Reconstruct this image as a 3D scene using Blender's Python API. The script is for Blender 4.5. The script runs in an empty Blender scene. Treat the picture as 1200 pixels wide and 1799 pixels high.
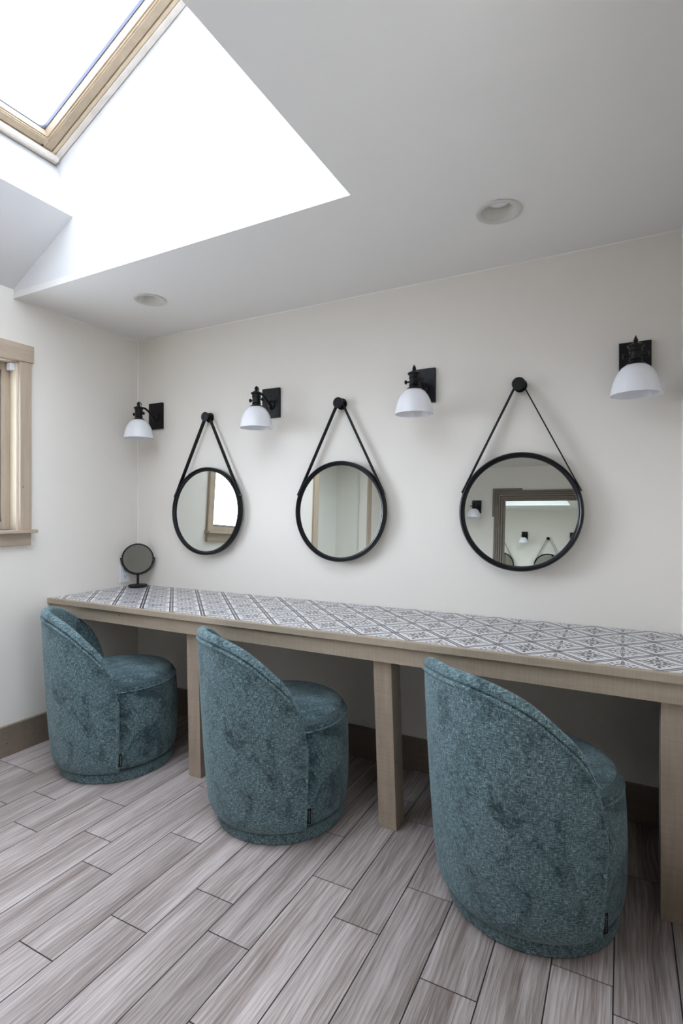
import bpy, bmesh, math, random
from mathutils import Vector, Matrix
random.seed(7)
PI = math.pi
R_ = math.radians
scn = bpy.context.scene
COL = scn.collection

# ------------------------------------------------------------------ camera, sky, exposure
F_PX, CY = 939.39, 895.43
cam_d = bpy.data.cameras.new('camera')
cam_d.sensor_fit = 'VERTICAL'; cam_d.sensor_height = 24.0
cam_d.lens = F_PX / 1799.0 * 24.0
cam_d.shift_y = -(899.5 - CY) / 1799.0
cam_d.clip_start = 0.02
cam = bpy.data.objects.new('camera', cam_d); COL.objects.link(cam)
cam.location = (2.6686, -2.3537, 1.2)
cam.rotation_euler = (R_(90), 0, R_(27.7527))
scn.camera = cam
scn.view_settings.view_transform = 'Standard'
scn.view_settings.look = 'None'
scn.view_settings.gamma = 1.0
scn.view_settings.use_curve_mapping = False
scn.view_settings.exposure = 0.0
SKY = 10.5
SKYCOL = (0.765, 0.86, 1.0)
world = bpy.data.worlds.new('sky'); scn.world = world
world.use_nodes = True
bg = world.node_tree.nodes['Background']
bg.inputs[0].default_value = (*SKYCOL, 1)
_wn = world.node_tree
_tc = _wn.nodes.new('ShaderNodeTexCoord'); _sp = _wn.nodes.new('ShaderNodeSeparateXYZ'); _rp = _wn.nodes.new('ShaderNodeValToRGB'); _mr = _wn.nodes.new('ShaderNodeMapRange')
_wn.links.new(_tc.outputs['Generated'], _sp.inputs[0])
_mr.inputs['From Min'].default_value = -1; _mr.inputs['From Max'].default_value = 1
_wn.links.new(_sp.outputs[2], _mr.inputs['Value']); _wn.links.new(_mr.outputs[0], _rp.inputs[0])
_e = _rp.color_ramp.elements
while len(_e) < 5: _e.new(.5)
for _k, (_p, _c) in enumerate([(0.0, .22), (.48, .25), (.52, .95), (.60, .90), (.72, .48)]):
    _e[_k].position = _p; _e[_k].color = (_c, _c, _c, 1)
_ml = _wn.nodes.new('ShaderNodeMath'); _ml.operation = 'MULTIPLY'; _ml.inputs[1].default_value = SKY * 2
# upper sky shaped brighter towards +x, dimmer towards -x, to light the left wall
_ax = _wn.nodes.new('ShaderNodeMapRange'); _ax.inputs['From Min'].default_value = -.3; _ax.inputs['From Max'].default_value = .6
_ax.inputs['To Min'].default_value = .80; _ax.inputs['To Max'].default_value = 1.45
_wn.links.new(_sp.outputs[0], _ax.inputs['Value'])
_zz = _wn.nodes.new('ShaderNodeMapRange'); _zz.inputs['From Min'].default_value = .3; _zz.inputs['From Max'].default_value = .5
_wn.links.new(_sp.outputs[2], _zz.inputs['Value'])
_mx = _wn.nodes.new('ShaderNodeMix'); _mx.inputs[2].default_value = 1.0
_wn.links.new(_zz.outputs[0], _mx.inputs[0]); _wn.links.new(_ax.outputs[0], _mx.inputs[3])
_lo = _wn.nodes.new('ShaderNodeMapRange'); _lo.inputs['From Min'].default_value = -.5; _lo.inputs['From Max'].default_value = .5
_lo.inputs['To Min'].default_value = 1.7; _lo.inputs['To Max'].default_value = .85
_wn.links.new(_sp.outputs[0], _lo.inputs['Value']); _wn.links.new(_lo.outputs[0], _mx.inputs[2])
_m2 = _wn.nodes.new('ShaderNodeMath'); _m2.operation = 'MULTIPLY'
_wn.links.new(_rp.outputs[0], _ml.inputs[0]); _wn.links.new(_ml.outputs[0], _m2.inputs[0]); _wn.links.new(_mx.outputs[0], _m2.inputs[1])
_ay = _wn.nodes.new('ShaderNodeMapRange'); _ay.inputs['From Min'].default_value = -.85; _ay.inputs['From Max'].default_value = -.15
_ay.inputs['To Min'].default_value = .35; _ay.inputs['To Max'].default_value = 1.0
_wn.links.new(_sp.outputs[1], _ay.inputs['Value'])
_m3 = _wn.nodes.new('ShaderNodeMath'); _m3.operation = 'MULTIPLY'
_wn.links.new(_m2.outputs[0], _m3.inputs[0]); _wn.links.new(_ay.outputs[0], _m3.inputs[1])
_wn.links.new(_m3.outputs[0], bg.inputs[1])

# ------------------------------------------------------------------ room numbers
RX, WY, H = 2.863, -4.2, 2.245          # right wall x, far wall y (behind camera), ceiling
SY0, SY1, SX1 = -0.768, -2.9, 1.868     # skylight opening
TH = math.atan(0.482)
P0 = Vector((0.329, SY0, 2.804))
SV = Vector((math.cos(TH), 0, math.sin(TH)))     # up the roof
NV = Vector((-math.sin(TH), 0, math.cos(TH)))    # out of the roof
SLEN = (SX1 - P0.x) / math.cos(TH)
def roof(s, y, n): return P0 + SV * s + NV * n + Vector((0, y - SY0, 0))

def portal(name, loc, rot, sx, sy):
    l = bpy.data.lights.new(name, 'AREA'); l.shape = 'RECTANGLE'; l.size = sx; l.size_y = sy
    l.cycles.is_portal = True
    o = bpy.data.objects.new(name, l); COL.objects.link(o); o.location = loc; o.rotation_euler = rot
    return o
c = roof(SLEN / 2, (SY0 + SY1) / 2, 0.10)
portal('skylight_portal', c, (0, -TH, 0), SLEN + .1, SY0 - SY1 + .1)
portal('window_portal', (-0.14, -1.25, 1.52), (0, R_(-90), 0), .9, 1.05)

# ------------------------------------------------------------------ node helpers
class V:
    """tiny expression builder for math nodes"""
    def __init__(s, nt, sock): s.nt = nt; s.s = sock
    def _m(s, op, *a):
        n = s.nt.nodes.new('ShaderNodeMath'); n.operation = op
        for i, x in enumerate((s,) + a):
            if isinstance(x, V): s.nt.links.new(x.s, n.inputs[i])
            else: n.inputs[i].default_value = x
        return V(s.nt, n.outputs[0])
    def __add__(s, o): return s._m('ADD', o)
    def __sub__(s, o): return s._m('SUBTRACT', o)
    def __mul__(s, o): return s._m('MULTIPLY', o)
    def __truediv__(s, o): return s._m('DIVIDE', o)
    def lt(s, o): return s._m('LESS_THAN', o)
    def gt(s, o): return s._m('GREATER_THAN', o)
    def abs(s): return s._m('ABSOLUTE')
    def fract(s): return s._m('FRACT')
    def max(s, o): return s._m('MAXIMUM', o)
    def min(s, o): return s._m('MINIMUM', o)
    def sqrt(s): return s._m('SQRT')
    def pw(s, o): return s._m('POWER', o)

def new_mat(name):
    m = bpy.data.materials.new(name); m.use_nodes = True
    nt = m.node_tree
    return m, nt, nt.nodes['Principled BSDF']
def srgb(r, g, b):
    f = lambda c: (c / 255 / 12.92) if c / 255 <= 0.04045 else ((c / 255 + 0.055) / 1.055) ** 2.4
    return (f(r), f(g), f(b), 1)
def N(nt, kind, **kw):
    n = nt.nodes.new(kind)
    for k, v in kw.items():
        if k.startswith('_'): setattr(n, k[1:], v)
        else: n.inputs[k.replace('__', ' ')].default_value = v
    return n
def mapping(nt, src, scale, out='Object'):
    if isinstance(src, str):
        tc = nt.nodes.new('ShaderNodeTexCoord'); s = tc.outputs[src]
    else: s = src
    mp = nt.nodes.new('ShaderNodeMapping'); mp.inputs['Scale'].default_value = scale
    nt.links.new(s, mp.inputs['Vector']); return mp.outputs[0]
def noise(nt, vec, scale, detail=3, rough=0.5, dist=0):
    n = N(nt, 'ShaderNodeTexNoise', Scale=scale, Detail=detail, Roughness=rough, Distortion=dist)
    nt.links.new(vec, n.inputs['Vector']); return n.outputs[0]
def ramp(nt, fac, stops, interp='LINEAR'):
    r = nt.nodes.new('ShaderNodeValToRGB'); r.color_ramp.interpolation = interp
    e = r.color_ramp.elements
    while len(e) < len(stops): e.new(0.5)
    for el, (p, c) in zip(e, stops):
        el.position = p; el.color = c if len(c) == 4 else (*c, 1)
    nt.links.new(fac, r.inputs[0]); return r.outputs[0]
def mix(nt, fac, a, b, mode='MIX'):
    n = nt.nodes.new('ShaderNodeMix'); n.data_type = 'RGBA'; n.blend_type = mode
    for sock, x in ((n.inputs[0], fac), (n.inputs[6], a), (n.inputs[7], b)):
        if isinstance(x, V): x = x.s
        if isinstance(x, bpy.types.NodeSocket): nt.links.new(x, sock)
        else: sock.default_value = x
    return n.outputs[2]
def bump(nt, bsdf, h, strength, dist):
    b = N(nt, 'ShaderNodeBump', Strength=strength, Distance=dist)
    nt.links.new(h, b.inputs['Height']); nt.links.new(b.outputs[0], bsdf.inputs['Normal'])

def paint(name, col, rough=0.6, bs=0.15, var=0.03):
    m, nt, b = new_mat(name)
    v = mapping(nt, 'Object', (1, 1, 1))
    n1 = noise(nt, v, 2.2, 3)
    dk = tuple(c * (1 - var) for c in col[:3]) + (1,)
    nt.links.new(mix(nt, n1, dk, col), b.inputs['Base Color'])
    b.inputs['Roughness'].default_value = rough
    bump(nt, b, noise(nt, v, 160, 4), bs, 0.001)
    return m
WALL = paint('wall_paint', srgb(234, 228, 219))
CEIL = paint('ceiling_paint', srgb(233, 230, 226), 0.7)
SHAFT = paint('shaft_paint', srgb(222, 221, 220), 0.6)
CAULK = paint('caulk_white', srgb(236, 234, 228), 0.4)
HALL = paint('hall_paint', srgb(226, 224, 214))

def wood_paint(name, col, axis=2, knots=True, sawn=0.08):
    """tan painted rough-sawn timber, grain along axis"""
    m, nt, b = new_mat(name)
    sc = [14, 14, 14]; sc[axis] = 1.2
    v = mapping(nt, 'Object', tuple(sc))
    g = noise(nt, v, 3.0, 5, 0.6)
    dk = tuple(c * 0.80 for c in col[:3]) + (1,)
    c1 = mix(nt, ramp(nt, g, [(0.3, (0, 0, 0)), (0.75, (1, 1, 1))]), dk, col)
    vo = mapping(nt, 'Object', (1, 1, 1))
    if knots:
        vor = N(nt, 'ShaderNodeTexVoronoi', Scale=9.0); nt.links.new(vo, vor.inputs['Vector'])
        k = V(nt, vor.outputs['Distance']).lt(0.035)
        c1 = mix(nt, k, c1, tuple(c * 0.3 for c in col[:3]) + (1,))
    sc2 = [7, 7, 7]; sc2[axis] = 170
    saw = noise(nt, mapping(nt, 'Object', tuple(sc2)), 1.0, 3)
    c1 = mix(nt, ramp(nt, saw, [(0.38, (1, 1, 1)), (0.62, (0, 0, 0))]), c1, mix(nt, sawn, c1, (0, 0, 0, 1)))
    nt.links.new(c1, b.inputs['Base Color'])
    b.inputs['Roughness'].default_value = 0.55
    h = V(nt, saw) * 0.6 + V(nt, noise(nt, v, 12, 4)) * 0.6
    bump(nt, b, h.s, 0.45, 0.002)
    return m
TANZ = wood_paint('tan_painted_post', srgb(182, 164, 145), 2)
TANX = wood_paint('tan_painted_board', srgb(178, 162, 142), 0)
TANY = wood_paint('tan_painted_casing', srgb(188, 170, 149), 1, False, 0.0)
TANC = wood_paint('tan_painted_upright', srgb(188, 170, 149), 2, True, 0.0)
BASEB = wood_paint('taupe_baseboard', srgb(132, 117, 102), 0)
SKYW = wood_paint('skylight_wood', srgb(206, 184, 154), 0, False, 0.0)
SKYD = wood_paint('skylight_sash_wood', srgb(176, 156, 130), 0, False, 0.0)
SKYP = wood_paint('skylight_pale_lining', srgb(226, 216, 204), 0, False, 0.0)

def simple(name, col, rough=0.5, metal=0.0, coat=0.0):
    m, nt, b = new_mat(name)
    v = mapping(nt, 'Object', (1, 1, 1))
    n1 = noise(nt, v, 40, 2)
    nt.links.new(mix(nt, n1, tuple(c * 0.92 for c in col[:3]) + (1,), col), b.inputs['Base Color'])
    b.inputs['Roughness'].default_value = rough; b.inputs['Metallic'].default_value = metal
    b.inputs['Coat Weight'].default_value = coat
    if max(col[:3]) < .02: b.inputs['Specular IOR Level'].default_value = 0.28
    return m
BLACK = simple('black_metal', srgb(12, 12, 15), 0.35, 0.0, 0.0)
BLACKF = simple('black_frame_lacquer', srgb(11, 11, 16), 0.4, 0.0, 0.0)
LEATHER = simple('black_leather', srgb(16, 15, 15), 0.6)
STEEL = simple('bright_rivet', srgb(215, 215, 215), 0.25, 1.0)
WHITEP = simple('white_plastic', srgb(236, 237, 242), 0.35)
SLOT = simple('dark_slot', srgb(60, 60, 66), 0.6)
CANW = simple('downlight_white', srgb(206, 203, 196), 0.5)
CANB = simple('downlight_baffle', srgb(222, 219, 208), 0.45)
GLAZE = simple('glazing_seal', srgb(70, 74, 100), 0.4)
SCREENG = simple('window_sash_grey', srgb(120, 112, 112), 0.5)
TAGB = simple('black_cloth_tag', srgb(14, 14, 16), 0.7)
TAGT = simple('tag_thread', srgb(110, 112, 116), 0.7)
GREYWOOD = wood_paint('weathered_grey_wood', srgb(128, 116, 104), 0, False)
DOORP = paint('door_paint', srgb(196, 198, 196), 0.5)

def mirror_mat(name, col):
    m, nt, b = new_mat(name)
    b.inputs['Base Color'].default_value = col
    b.inputs['Metallic'].default_value = 1.0; b.inputs['Roughness'].default_value = 0.0
    return m
MIRROR = mirror_mat('silvered_glass', (0.80, 0.83, 0.79, 1))
MIRRORD = mirror_mat('silvered_glass_dark_reflection', (0.27, 0.27, 0.255, 1))  # same silvering, colour darkened to stand for a dark room reflected

def opal():
    m, nt, b = new_mat('opal_glass')
    b.inputs['Base Color'].default_value = srgb(240, 240, 244)
    b.inputs['Roughness'].default_value = 0.22
    b.inputs['Subsurface Weight'].default_value = 0.35
    b.inputs['Subsurface Radius'].default_value = (0.02, 0.02, 0.02)
    return m
OPAL = opal()
def pane():
    m, nt, b = new_mat('clear_glass_pane')
    out = nt.nodes['Material Output']
    tr = nt.nodes.new('ShaderNodeBsdfTransparent'); gl = nt.nodes.new('ShaderNodeBsdfGlossy')
    gl.inputs['Roughness'].default_value = 0.02
    lw = nt.nodes.new('ShaderNodeLayerWeight'); lw.inputs[0].default_value = 0.5
    fr = V(nt, lw.outputs['Facing']).pw(5.0) * 0.9 + 0.03
    mx = nt.nodes.new('ShaderNodeMixShader')
    nt.links.new(fr.s, mx.inputs[0]); nt.links.new(tr.outputs[0], mx.inputs[1]); nt.links.new(gl.outputs[0], mx.inputs[2])
    nt.links.new(mx.outputs[0], out.inputs[0])
    return m
PANE = pane()

def fabric(name, shift=0.0):
    m, nt, b = new_mat(name)
    uv = nt.nodes.new('ShaderNodeUVMap').outputs[0]
    warp = nt.nodes.new('ShaderNodeTexNoise'); warp.inputs['Scale'].default_value = 30
    nt.links.new(uv, warp.inputs['Vector'])
    h1 = noise(nt, mapping(nt, uv, (74, 380, 1)), 1.0, 3, 0.55, 0.25)
    h2 = noise(nt, mapping(nt, uv, (290, 75, 1)), 1.0, 3, 0.55, 0.25)
    th = V(nt, h1).max(V(nt, h2) * 0.98)
    patch = noise(nt, mapping(nt, uv, (13, 9, 1)), 1.0, 5, 0.7, 0.6)
    pm = noise(nt, mapping(nt, uv, (60, 60, 1)), 1.0, 3, 0.6)
    p = V(nt, patch) + (V(nt, pm) - 0.5) * 0.28
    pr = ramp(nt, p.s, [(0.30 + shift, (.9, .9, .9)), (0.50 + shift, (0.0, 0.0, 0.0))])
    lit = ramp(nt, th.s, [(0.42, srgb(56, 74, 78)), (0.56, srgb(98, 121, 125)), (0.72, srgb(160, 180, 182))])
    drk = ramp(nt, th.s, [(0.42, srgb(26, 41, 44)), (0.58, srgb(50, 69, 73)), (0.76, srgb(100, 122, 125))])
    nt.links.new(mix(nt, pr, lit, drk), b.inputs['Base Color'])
    b.inputs['Roughness'].default_value = 0.85
    b.inputs['Specular IOR Level'].default_value = 0.25
    b.inputs['Sheen Weight'].default_value = 0.35
    b.inputs['Sheen Roughness'].default_value = 0.35
    b.inputs['Sheen Tint'].default_value = (0.74, 0.92, 0.96, 1)
    bump(nt, b, th.s, 0.9, 0.005)
    return m
FABRIC = fabric('teal_chenille'); FABRICS = fabric('teal_chenille_dark_patch', 0.10)  # seat variant has a larger share of dark patches

def floor_mat():
    m, nt, b = new_mat('wood_look_plank_tile')
    at = nt.nodes.new('ShaderNodeAttribute'); at.attribute_name = 'plank'
    rnd = at.outputs['Vector']
    tc = nt.nodes.new('ShaderNodeTexCoord')
    sc = nt.nodes.new('ShaderNodeVectorMath'); sc.operation = 'MULTIPLY'; sc.inputs[1].default_value = (7, 13, 5)
    nt.links.new(rnd, sc.inputs[0])
    ad = nt.nodes.new('ShaderNodeVectorMath'); ad.operation = 'ADD'
    nt.links.new(tc.outputs['Object'], ad.inputs[0]); nt.links.new(sc.outputs[0], ad.inputs[1])
    v = ad.outputs[0]
    streak = noise(nt, mapping(nt, v, (26, 1.3, 1)), 1.0, 5, 0.6, 0.5)
    broad = noise(nt, mapping(nt, v, (9, 0.8, 1)), 1.0, 3, 0.5, 0.8)
    fine = noise(nt, mapping(nt, v, (330, 9, 1)), 1.0, 3, 0.6)
    # cathedral rings
    wv = nt.nodes.new('ShaderNodeTexWave'); wv.wave_type = 'BANDS'; wv.bands_direction = 'X'; wv.wave_profile = 'SAW'
    wv.inputs['Scale'].default_value = 9.0; wv.inputs['Distortion'].default_value = 9.0
    wv.inputs['Detail'].default_value = 2; wv.inputs['Detail Scale'].default_value = 0.9; wv.inputs['Detail Roughness'].default_value = .45
    nt.links.new(mapping(nt, v, (2.2, 0.45, 1)), wv.inputs['Vector'])
    x = V(nt, streak) * 0.42 + V(nt, broad) * 0.36 + (V(nt, wv.outputs['Fac']) - 0.5) * 0.11 + (V(nt, fine) - 0.5) * 0.42 + 0.11
    col = ramp(nt, x.s, [(0.30, srgb(116, 102, 96)), (0.43, srgb(147, 134, 128)), (0.52, srgb(170, 158, 153)), (0.64, srgb(196, 185, 180))])
    tint = nt.nodes.new('ShaderNodeSeparateXYZ'); nt.links.new(rnd, tint.inputs[0])
    t = V(nt, tint.outputs[0]) * 0.22 + 0.86
    cmb = nt.nodes.new('ShaderNodeCombineXYZ')
    for i in range(3): nt.links.new(t.s, cmb.inputs[i])
    c2 = mix(nt, 1.0, col, cmb.outputs[0], 'MULTIPLY')
    nt.links.new(c2, b.inputs['Base Color'])
    rr = V(nt, fine) * 0.2 + 0.38
    nt.links.new(rr.s, b.inputs['Roughness'])
    b.inputs['Specular IOR Level'].default_value = 0.35
    bump(nt, b, (V(nt, fine) + V(nt, streak)).s, 0.35, 0.0015)
    return m
FLOORM = floor_mat()
GROUT = simple('dark_grout', srgb(46, 42, 44), 0.9)

def tile_mat():
    m, nt, b = new_mat('encaustic_tile')
    tc = nt.nodes.new('ShaderNodeTexCoord')
    sp = nt.nodes.new('ShaderNodeSeparateXYZ'); nt.links.new(tc.outputs['Object'], sp.inputs[0])
    S = 0.1906
    X = V(nt, sp.outputs[0]) / S + 10.0; Y = V(nt, sp.outputs[1]) / S + 10.0 + (-0.01)
    a = (X.fract() - 0.5).abs(); c_ = (Y.fract() - 0.5).abs()
    e = (a + c_ - 0.5).abs()
    dark = e.gt(0.014) * e.lt(0.076)
    white = e.gt(0.076) * e.lt(0.116)
    thin = e.gt(0.116) * e.lt(0.128)
    # node squares
    n1 = (a - 0.5).abs().max(c_).lt(0.052)
    n2 = (c_ - 0.5).abs().max(a).lt(0.052)
    def ell(u, v, cu, cv, ru, rv):
        p = (u - cu) / (ru * 1.18); q = (v - cv) / (rv * 1.3)
        return (p * p + q * q).lt(1.0)
    fl = ell(a, c_, .12, 0, .05, .034).max(ell(c_, a, .12, 0, .05, .034))
    fl = fl.max(ell(a, c_, .085, .085, .03, .03)).max(ell(a, c_, .27, 0, .06, .02)).max(ell(c_, a, .27, 0, .06, .02))
    fl = fl.max(ell(a, c_, .19, .055, .028, .02)).max(ell(c_, a, .19, .055, .028, .02)).max(ell(a, c_, .14, .14, .022, .022))
    r = (a * a + c_ * c_).sqrt()
    fl = fl.max(r.lt(.05)) * r.gt(.026)
    A = (a - 0.5).abs(); B = (c_ - 0.5).abs()
    r2 = (A * A + B * B).sqrt()
    ring = r2.gt(.105) * r2.lt(.135)
    cc = ring.max(ell(A, B, .255, 0, .07, .022)).max(ell(B, A, .255, 0, .07, .022)).max(ell(A, B, .15, .15, .026, .026))
    cc = cc.max(ell(A, B, .17, 0, .025, .035)).max(ell(B, A, .17, 0, .025, .035)).max(r2.lt(.05) * r2.gt(.03)).max(ell(A, B, .20, .075, .02, .02)).max(ell(B, A, .20, .075, .02, .02))
    inF = (a + c_).lt(0.385); inC = (A + B).lt(0.385)
    ink = dark.max(n1).max(n2).max(fl * inF).max(cc * inC)
    grout = A.min(B).lt(0.008)
    v = mapping(nt, 'Object', (1, 1, 1))
    nn = noise(nt, v, 25, 4)
    inkc = mix(nt, nn, srgb(60, 54, 60), srgb(82, 77, 82))
    base = mix(nt, nn, srgb(204, 201, 200), srgb(222, 220, 219))
    base = mix(nt, white, base, srgb(240, 240, 241))
    base = mix(nt, thin, base, srgb(176, 174, 178))
    c1 = mix(nt, ink, base, inkc)
    c1 = mix(nt, grout, c1, srgb(128, 122, 124))
    nt.links.new(c1, b.inputs['Base Color'])
    b.inputs['Roughness'].default_value = 0.3
    b.inputs['Specular IOR Level'].default_value = 0.45
    bump(nt, b, (V(nt, nn) - grout * 0.5).s, 0.12, 0.001)
    return m
TILE = tile_mat()

# ------------------------------------------------------------------ mesh helpers
def add_box(bm, x0, x1, y0, y1, z0, z1, mat=0):
    vs = [bm.verts.new(p) for p in ((x0,y0,z0),(x1,y0,z0),(x1,y1,z0),(x0,y1,z0),(x0,y0,z1),(x1,y0,z1),(x1,y1,z1),(x0,y1,z1))]
    for f in ((0,3,2,1),(4,5,6,7),(0,1,5,4),(1,2,6,5),(2,3,7,6),(3,0,4,7)):
        bm.faces.new([vs[i] for i in f]).material_index = mat
    return vs
def add_prism(bm, pts, off):
    """polygon pts (3D) extruded by vector off"""
    off = Vector(off); a = [bm.verts.new(p) for p in pts]; b = [bm.verts.new(Vector(p) + off) for p in pts]
    bm.faces.new(a); bm.faces.new(b[::-1])
    for i in range(len(a)):
        j = (i + 1) % len(a); bm.faces.new((a[j], a[i], b[i], b[j]))
def add_lathe(bm, prof, n=48, M=Matrix.Identity(4), closed=False):
    """prof = [(r,z)], axis z"""
    rings = []
    for r, z in prof:
        if r < 1e-6: rings.append([bm.verts.new(M @ Vector((0, 0, z)))])
        else: rings.append([bm.verts.new(M @ Vector((r*math.cos(2*PI*k/n), r*math.sin(2*PI*k/n), z))) for k in range(n)])
    prs = list(zip(rings[:-1], rings[1:]))
    if closed: prs.append((rings[-1], rings[0]))
    for A, B in prs:
        for k in range(n):
            l = (k + 1) % n
            if len(A) == 1 and len(B) == 1: continue
            if len(A) == 1: bm.faces.new((A[0], B[l], B[k]))
            elif len(B) == 1: bm.faces.new((A[k], A[l], B[0]))
            else: bm.faces.new((A[k], A[l], B[l], B[k]))
def add_tube(bm, pts, r, n=10, cap=True):
    pts = [Vector(p) for p in pts]; rings = []
    rr = r if isinstance(r, (list, tuple)) else [r] * len(pts)
    up = Vector((0, 0, 1)); prev = None
    for i, p in enumerate(pts):
        t = (pts[min(i+1, len(pts)-1)] - pts[max(i-1, 0)]).normalized()
        if prev is None:
            u = t.cross(up);  u = t.cross(Vector((1, 0, 0))) if u.length < 1e-4 else u
        else: u = prev - t * prev.dot(t)
        u.normalize(); prev = u; w = t.cross(u)
        rings.append([bm.verts.new(p + (u*math.cos(2*PI*k/n) + w*math.sin(2*PI*k/n)) * rr[i]) for k in range(n)])
    for A, B in zip(rings[:-1], rings[1:]):
        for k in range(n): bm.faces.new((A[k], A[(k+1)%n], B[(k+1)%n], B[k]))
    if cap: bm.faces.new(rings[0][::-1]); bm.faces.new(rings[-1])
def finish(name, bm, mats, parent=None, smooth=False, bevel=0, seg=2, angle=35):
    bmesh.ops.recalc_face_normals(bm, faces=bm.faces)
    me = bpy.data.meshes.new(name); bm.to_mesh(me); bm.free()
    for m in (mats if isinstance(mats, (list, tuple)) else [mats]): me.materials.append(m)
    o = bpy.data.objects.new(name, me); COL.objects.link(o)
    if smooth:
        for p in me.polygons: p.use_smooth = True
        me.set_sharp_from_angle(angle=R_(angle))
    if bevel:
        md = o.modifiers.new('bevel', 'BEVEL'); md.width = bevel; md.segments = seg; md.limit_method = 'ANGLE'
        md.harden_normals = False
    if parent: o.parent = parent
    return o
def box(name, x0, x1, y0, y1, z0, z1, mat, parent=None, bevel=0.0):
    bm = bmesh.new(); add_box(bm, x0, x1, y0, y1, z0, z1); return finish(name, bm, mat, parent, bevel=bevel)
def empty(name, loc=(0, 0, 0), rz=0):
    o = bpy.data.objects.new(name, None); COL.objects.link(o); o.location = loc; o.rotation_euler = (0, 0, rz)
    o.empty_display_size = 0.05
    return o
def tag(o, label, cat, group=None):
    o['label'] = label; o['category'] = cat
    if group: o['group'] = group
    return o
def struct(o, label=None, cat=None):
    o['kind'] = 'structure'
    if label: o['label'] = label
    if cat: o['category'] = cat
    return o
def copy_tree(o, parent=None):
    c = o.copy(); COL.objects.link(c); c.parent = parent
    for ch in list(o.children): copy_tree(ch, c)
    return c

# ------------------------------------------------------------------ floor
PX0, PW, PLEN = 0.447, 0.1467, 0.565
joint = {0:-.948, 2:-.848, 3:-1.033, 4:-1.149, 5:-.889, 6:-1.27, 7:-1.068, 8:-1.182, 9:-.845, 10:-.969, 11:-.750, 12:-1.047,
         13:-1.22, 14:-.845, 15:-.927, 1:-1.12, -1:-1.06, -2:-.849, -3:-.849, -4:-1.1}
bm = bmesh.new(); lay = bm.loops.layers.float_color.new('plank')
add_box(bm, -0.05, RX + .05, WY - .05, 0.05, -0.06, -0.0015, 1)
for k in range(-4, 17):
    x0 = PX0 + PW * k; x1 = x0 + PW
    if x1 < 0 or x0 > RX: continue
    g = 0.0018
    y = joint.get(k, -1.0) + PLEN * 3
    while y > WY:
        ya, yb = max(y - PLEN, WY), min(y, 0)
        if yb > ya:
            X0, X1 = max(x0 + g, 0), min(x1 - g, RX)
            if X1 > X0:
                n0 = len(bm.faces)
                add_box(bm, X0, X1, ya + g, yb - g, -0.0016, 0.0, 0)
                bm.faces.ensure_lookup_table()
                c = (random.random(), random.random(), random.random(), 1)
                for f in bm.faces[n0:]:
                    for l in f.loops: l[lay] = c
        y -= PLEN
fl = finish('floor', bm, [FLOORM, GROUT]); struct(fl, 'grey brown wood-look plank tile floor', 'floor')

# ------------------------------------------------------------------ walls
T = 0.10
WLY = [(-1.75, -0.748), (-3.42, -2.26)]      # window opening, doorway opening (y ranges, left wall)
def wall_with_holes(name, fixed, t, span, z1, holes, axis, mat):
    """axis 'x': wall plane x=fixed..fixed+t running in y.  holes = [(a0,a1,z0,z1)]"""
    bm = bmesh.new()
    cuts = sorted({span[0], span[1]} | {h[0] for h in holes} | {h[1] for h in holes})
    for a0, a1 in zip(cuts[:-1], cuts[1:]):
        zs = [(0, z1)]
        for h in holes:
            if h[0] <= a0 + 1e-6 and h[1] >= a1 - 1e-6: zs = [(0, h[2]), (h[3], z1)]
        for z0_, z1_ in zs:
            if z1_ - z0_ > 1e-6:
                x0, x1 = sorted((fixed, fixed + t))
                add_box(bm, x0, x1, a0, a1, z0_, z1_)
    bmesh.ops.remove_doubles(bm, verts=bm.verts, dist=1e-5)
    return finish(name, bm, mat)
ZL = 2.29
wl = wall_with_holes('wall_left', 0, -T, (WY, 0), H + .02, [(-1.75, -0.748, 1.10, 1.94), (-3.42, -2.26, 0, 2.03)], 'x', WALL)
struct(wl, 'off-white wall with the window', 'wall')
bm = bmesh.new(); add_box(bm, -T, 0, SY1 - .05, SY0 + .05, H + .02, ZL + .25)
o = finish('wall_left_upper', bm, WALL); struct(o)
o.name = 'wall_upper'
struct(box('wall_back', -T, RX + T, 0, T, 0, H + .05, WALL), 'off-white wall holding mirrors and sconces', 'wall')
struct(box('wall_front', -T, RX + T, WY - T, WY, 0, H + .05, WALL), 'wall opposite the vanity counter, seen in the mirror', 'wall')
wr = wall_with_holes('wall_right', RX, T, (WY, 0), H + .05, [(-3.5, -2.62, 0, 2.03), (-2.35, -1.55, 1.0, 1.95)], 'x', WALL)  # openings for the added, unseen doorway and window
struct(wr, 'off-white side wall at the right edge', 'wall')

# added hall behind right doorway, alcove behind left doorway seen in mirrors (closed boxes)
def alcove(name, x0, x1, y0, y1, z1, open_side, mat, label):
    bm = bmesh.new(); t = .04
    add_box(bm, x0, x1, y0 - t, y0, 0, z1); add_box(bm, x0, x1, y1, y1 + t, 0, z1)
    add_box(bm, x0, x1, y0 - t, y1 + t, z1, z1 + t); add_box(bm, x0, x1, y0 - t, y1 + t, -t, -0.002)
    if open_side == 'x1': add_box(bm, x0 - t, x0, y0 - t, y1 + t, -t, z1 + t)
    else: add_box(bm, x1, x1 + t, y0 - t, y1 + t, -t, z1 + t)
    o = finish(name, bm, mat); struct(o); return o
alcove('wall_added_hall', RX + T, RX + 1.6, -3.55, -2.57, 2.1, 'x0', HALL, '')
alcove('wall_alcove', -0.42, -T, -3.44, -2.24, 2.1, 'x1', HALL, '')

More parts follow.
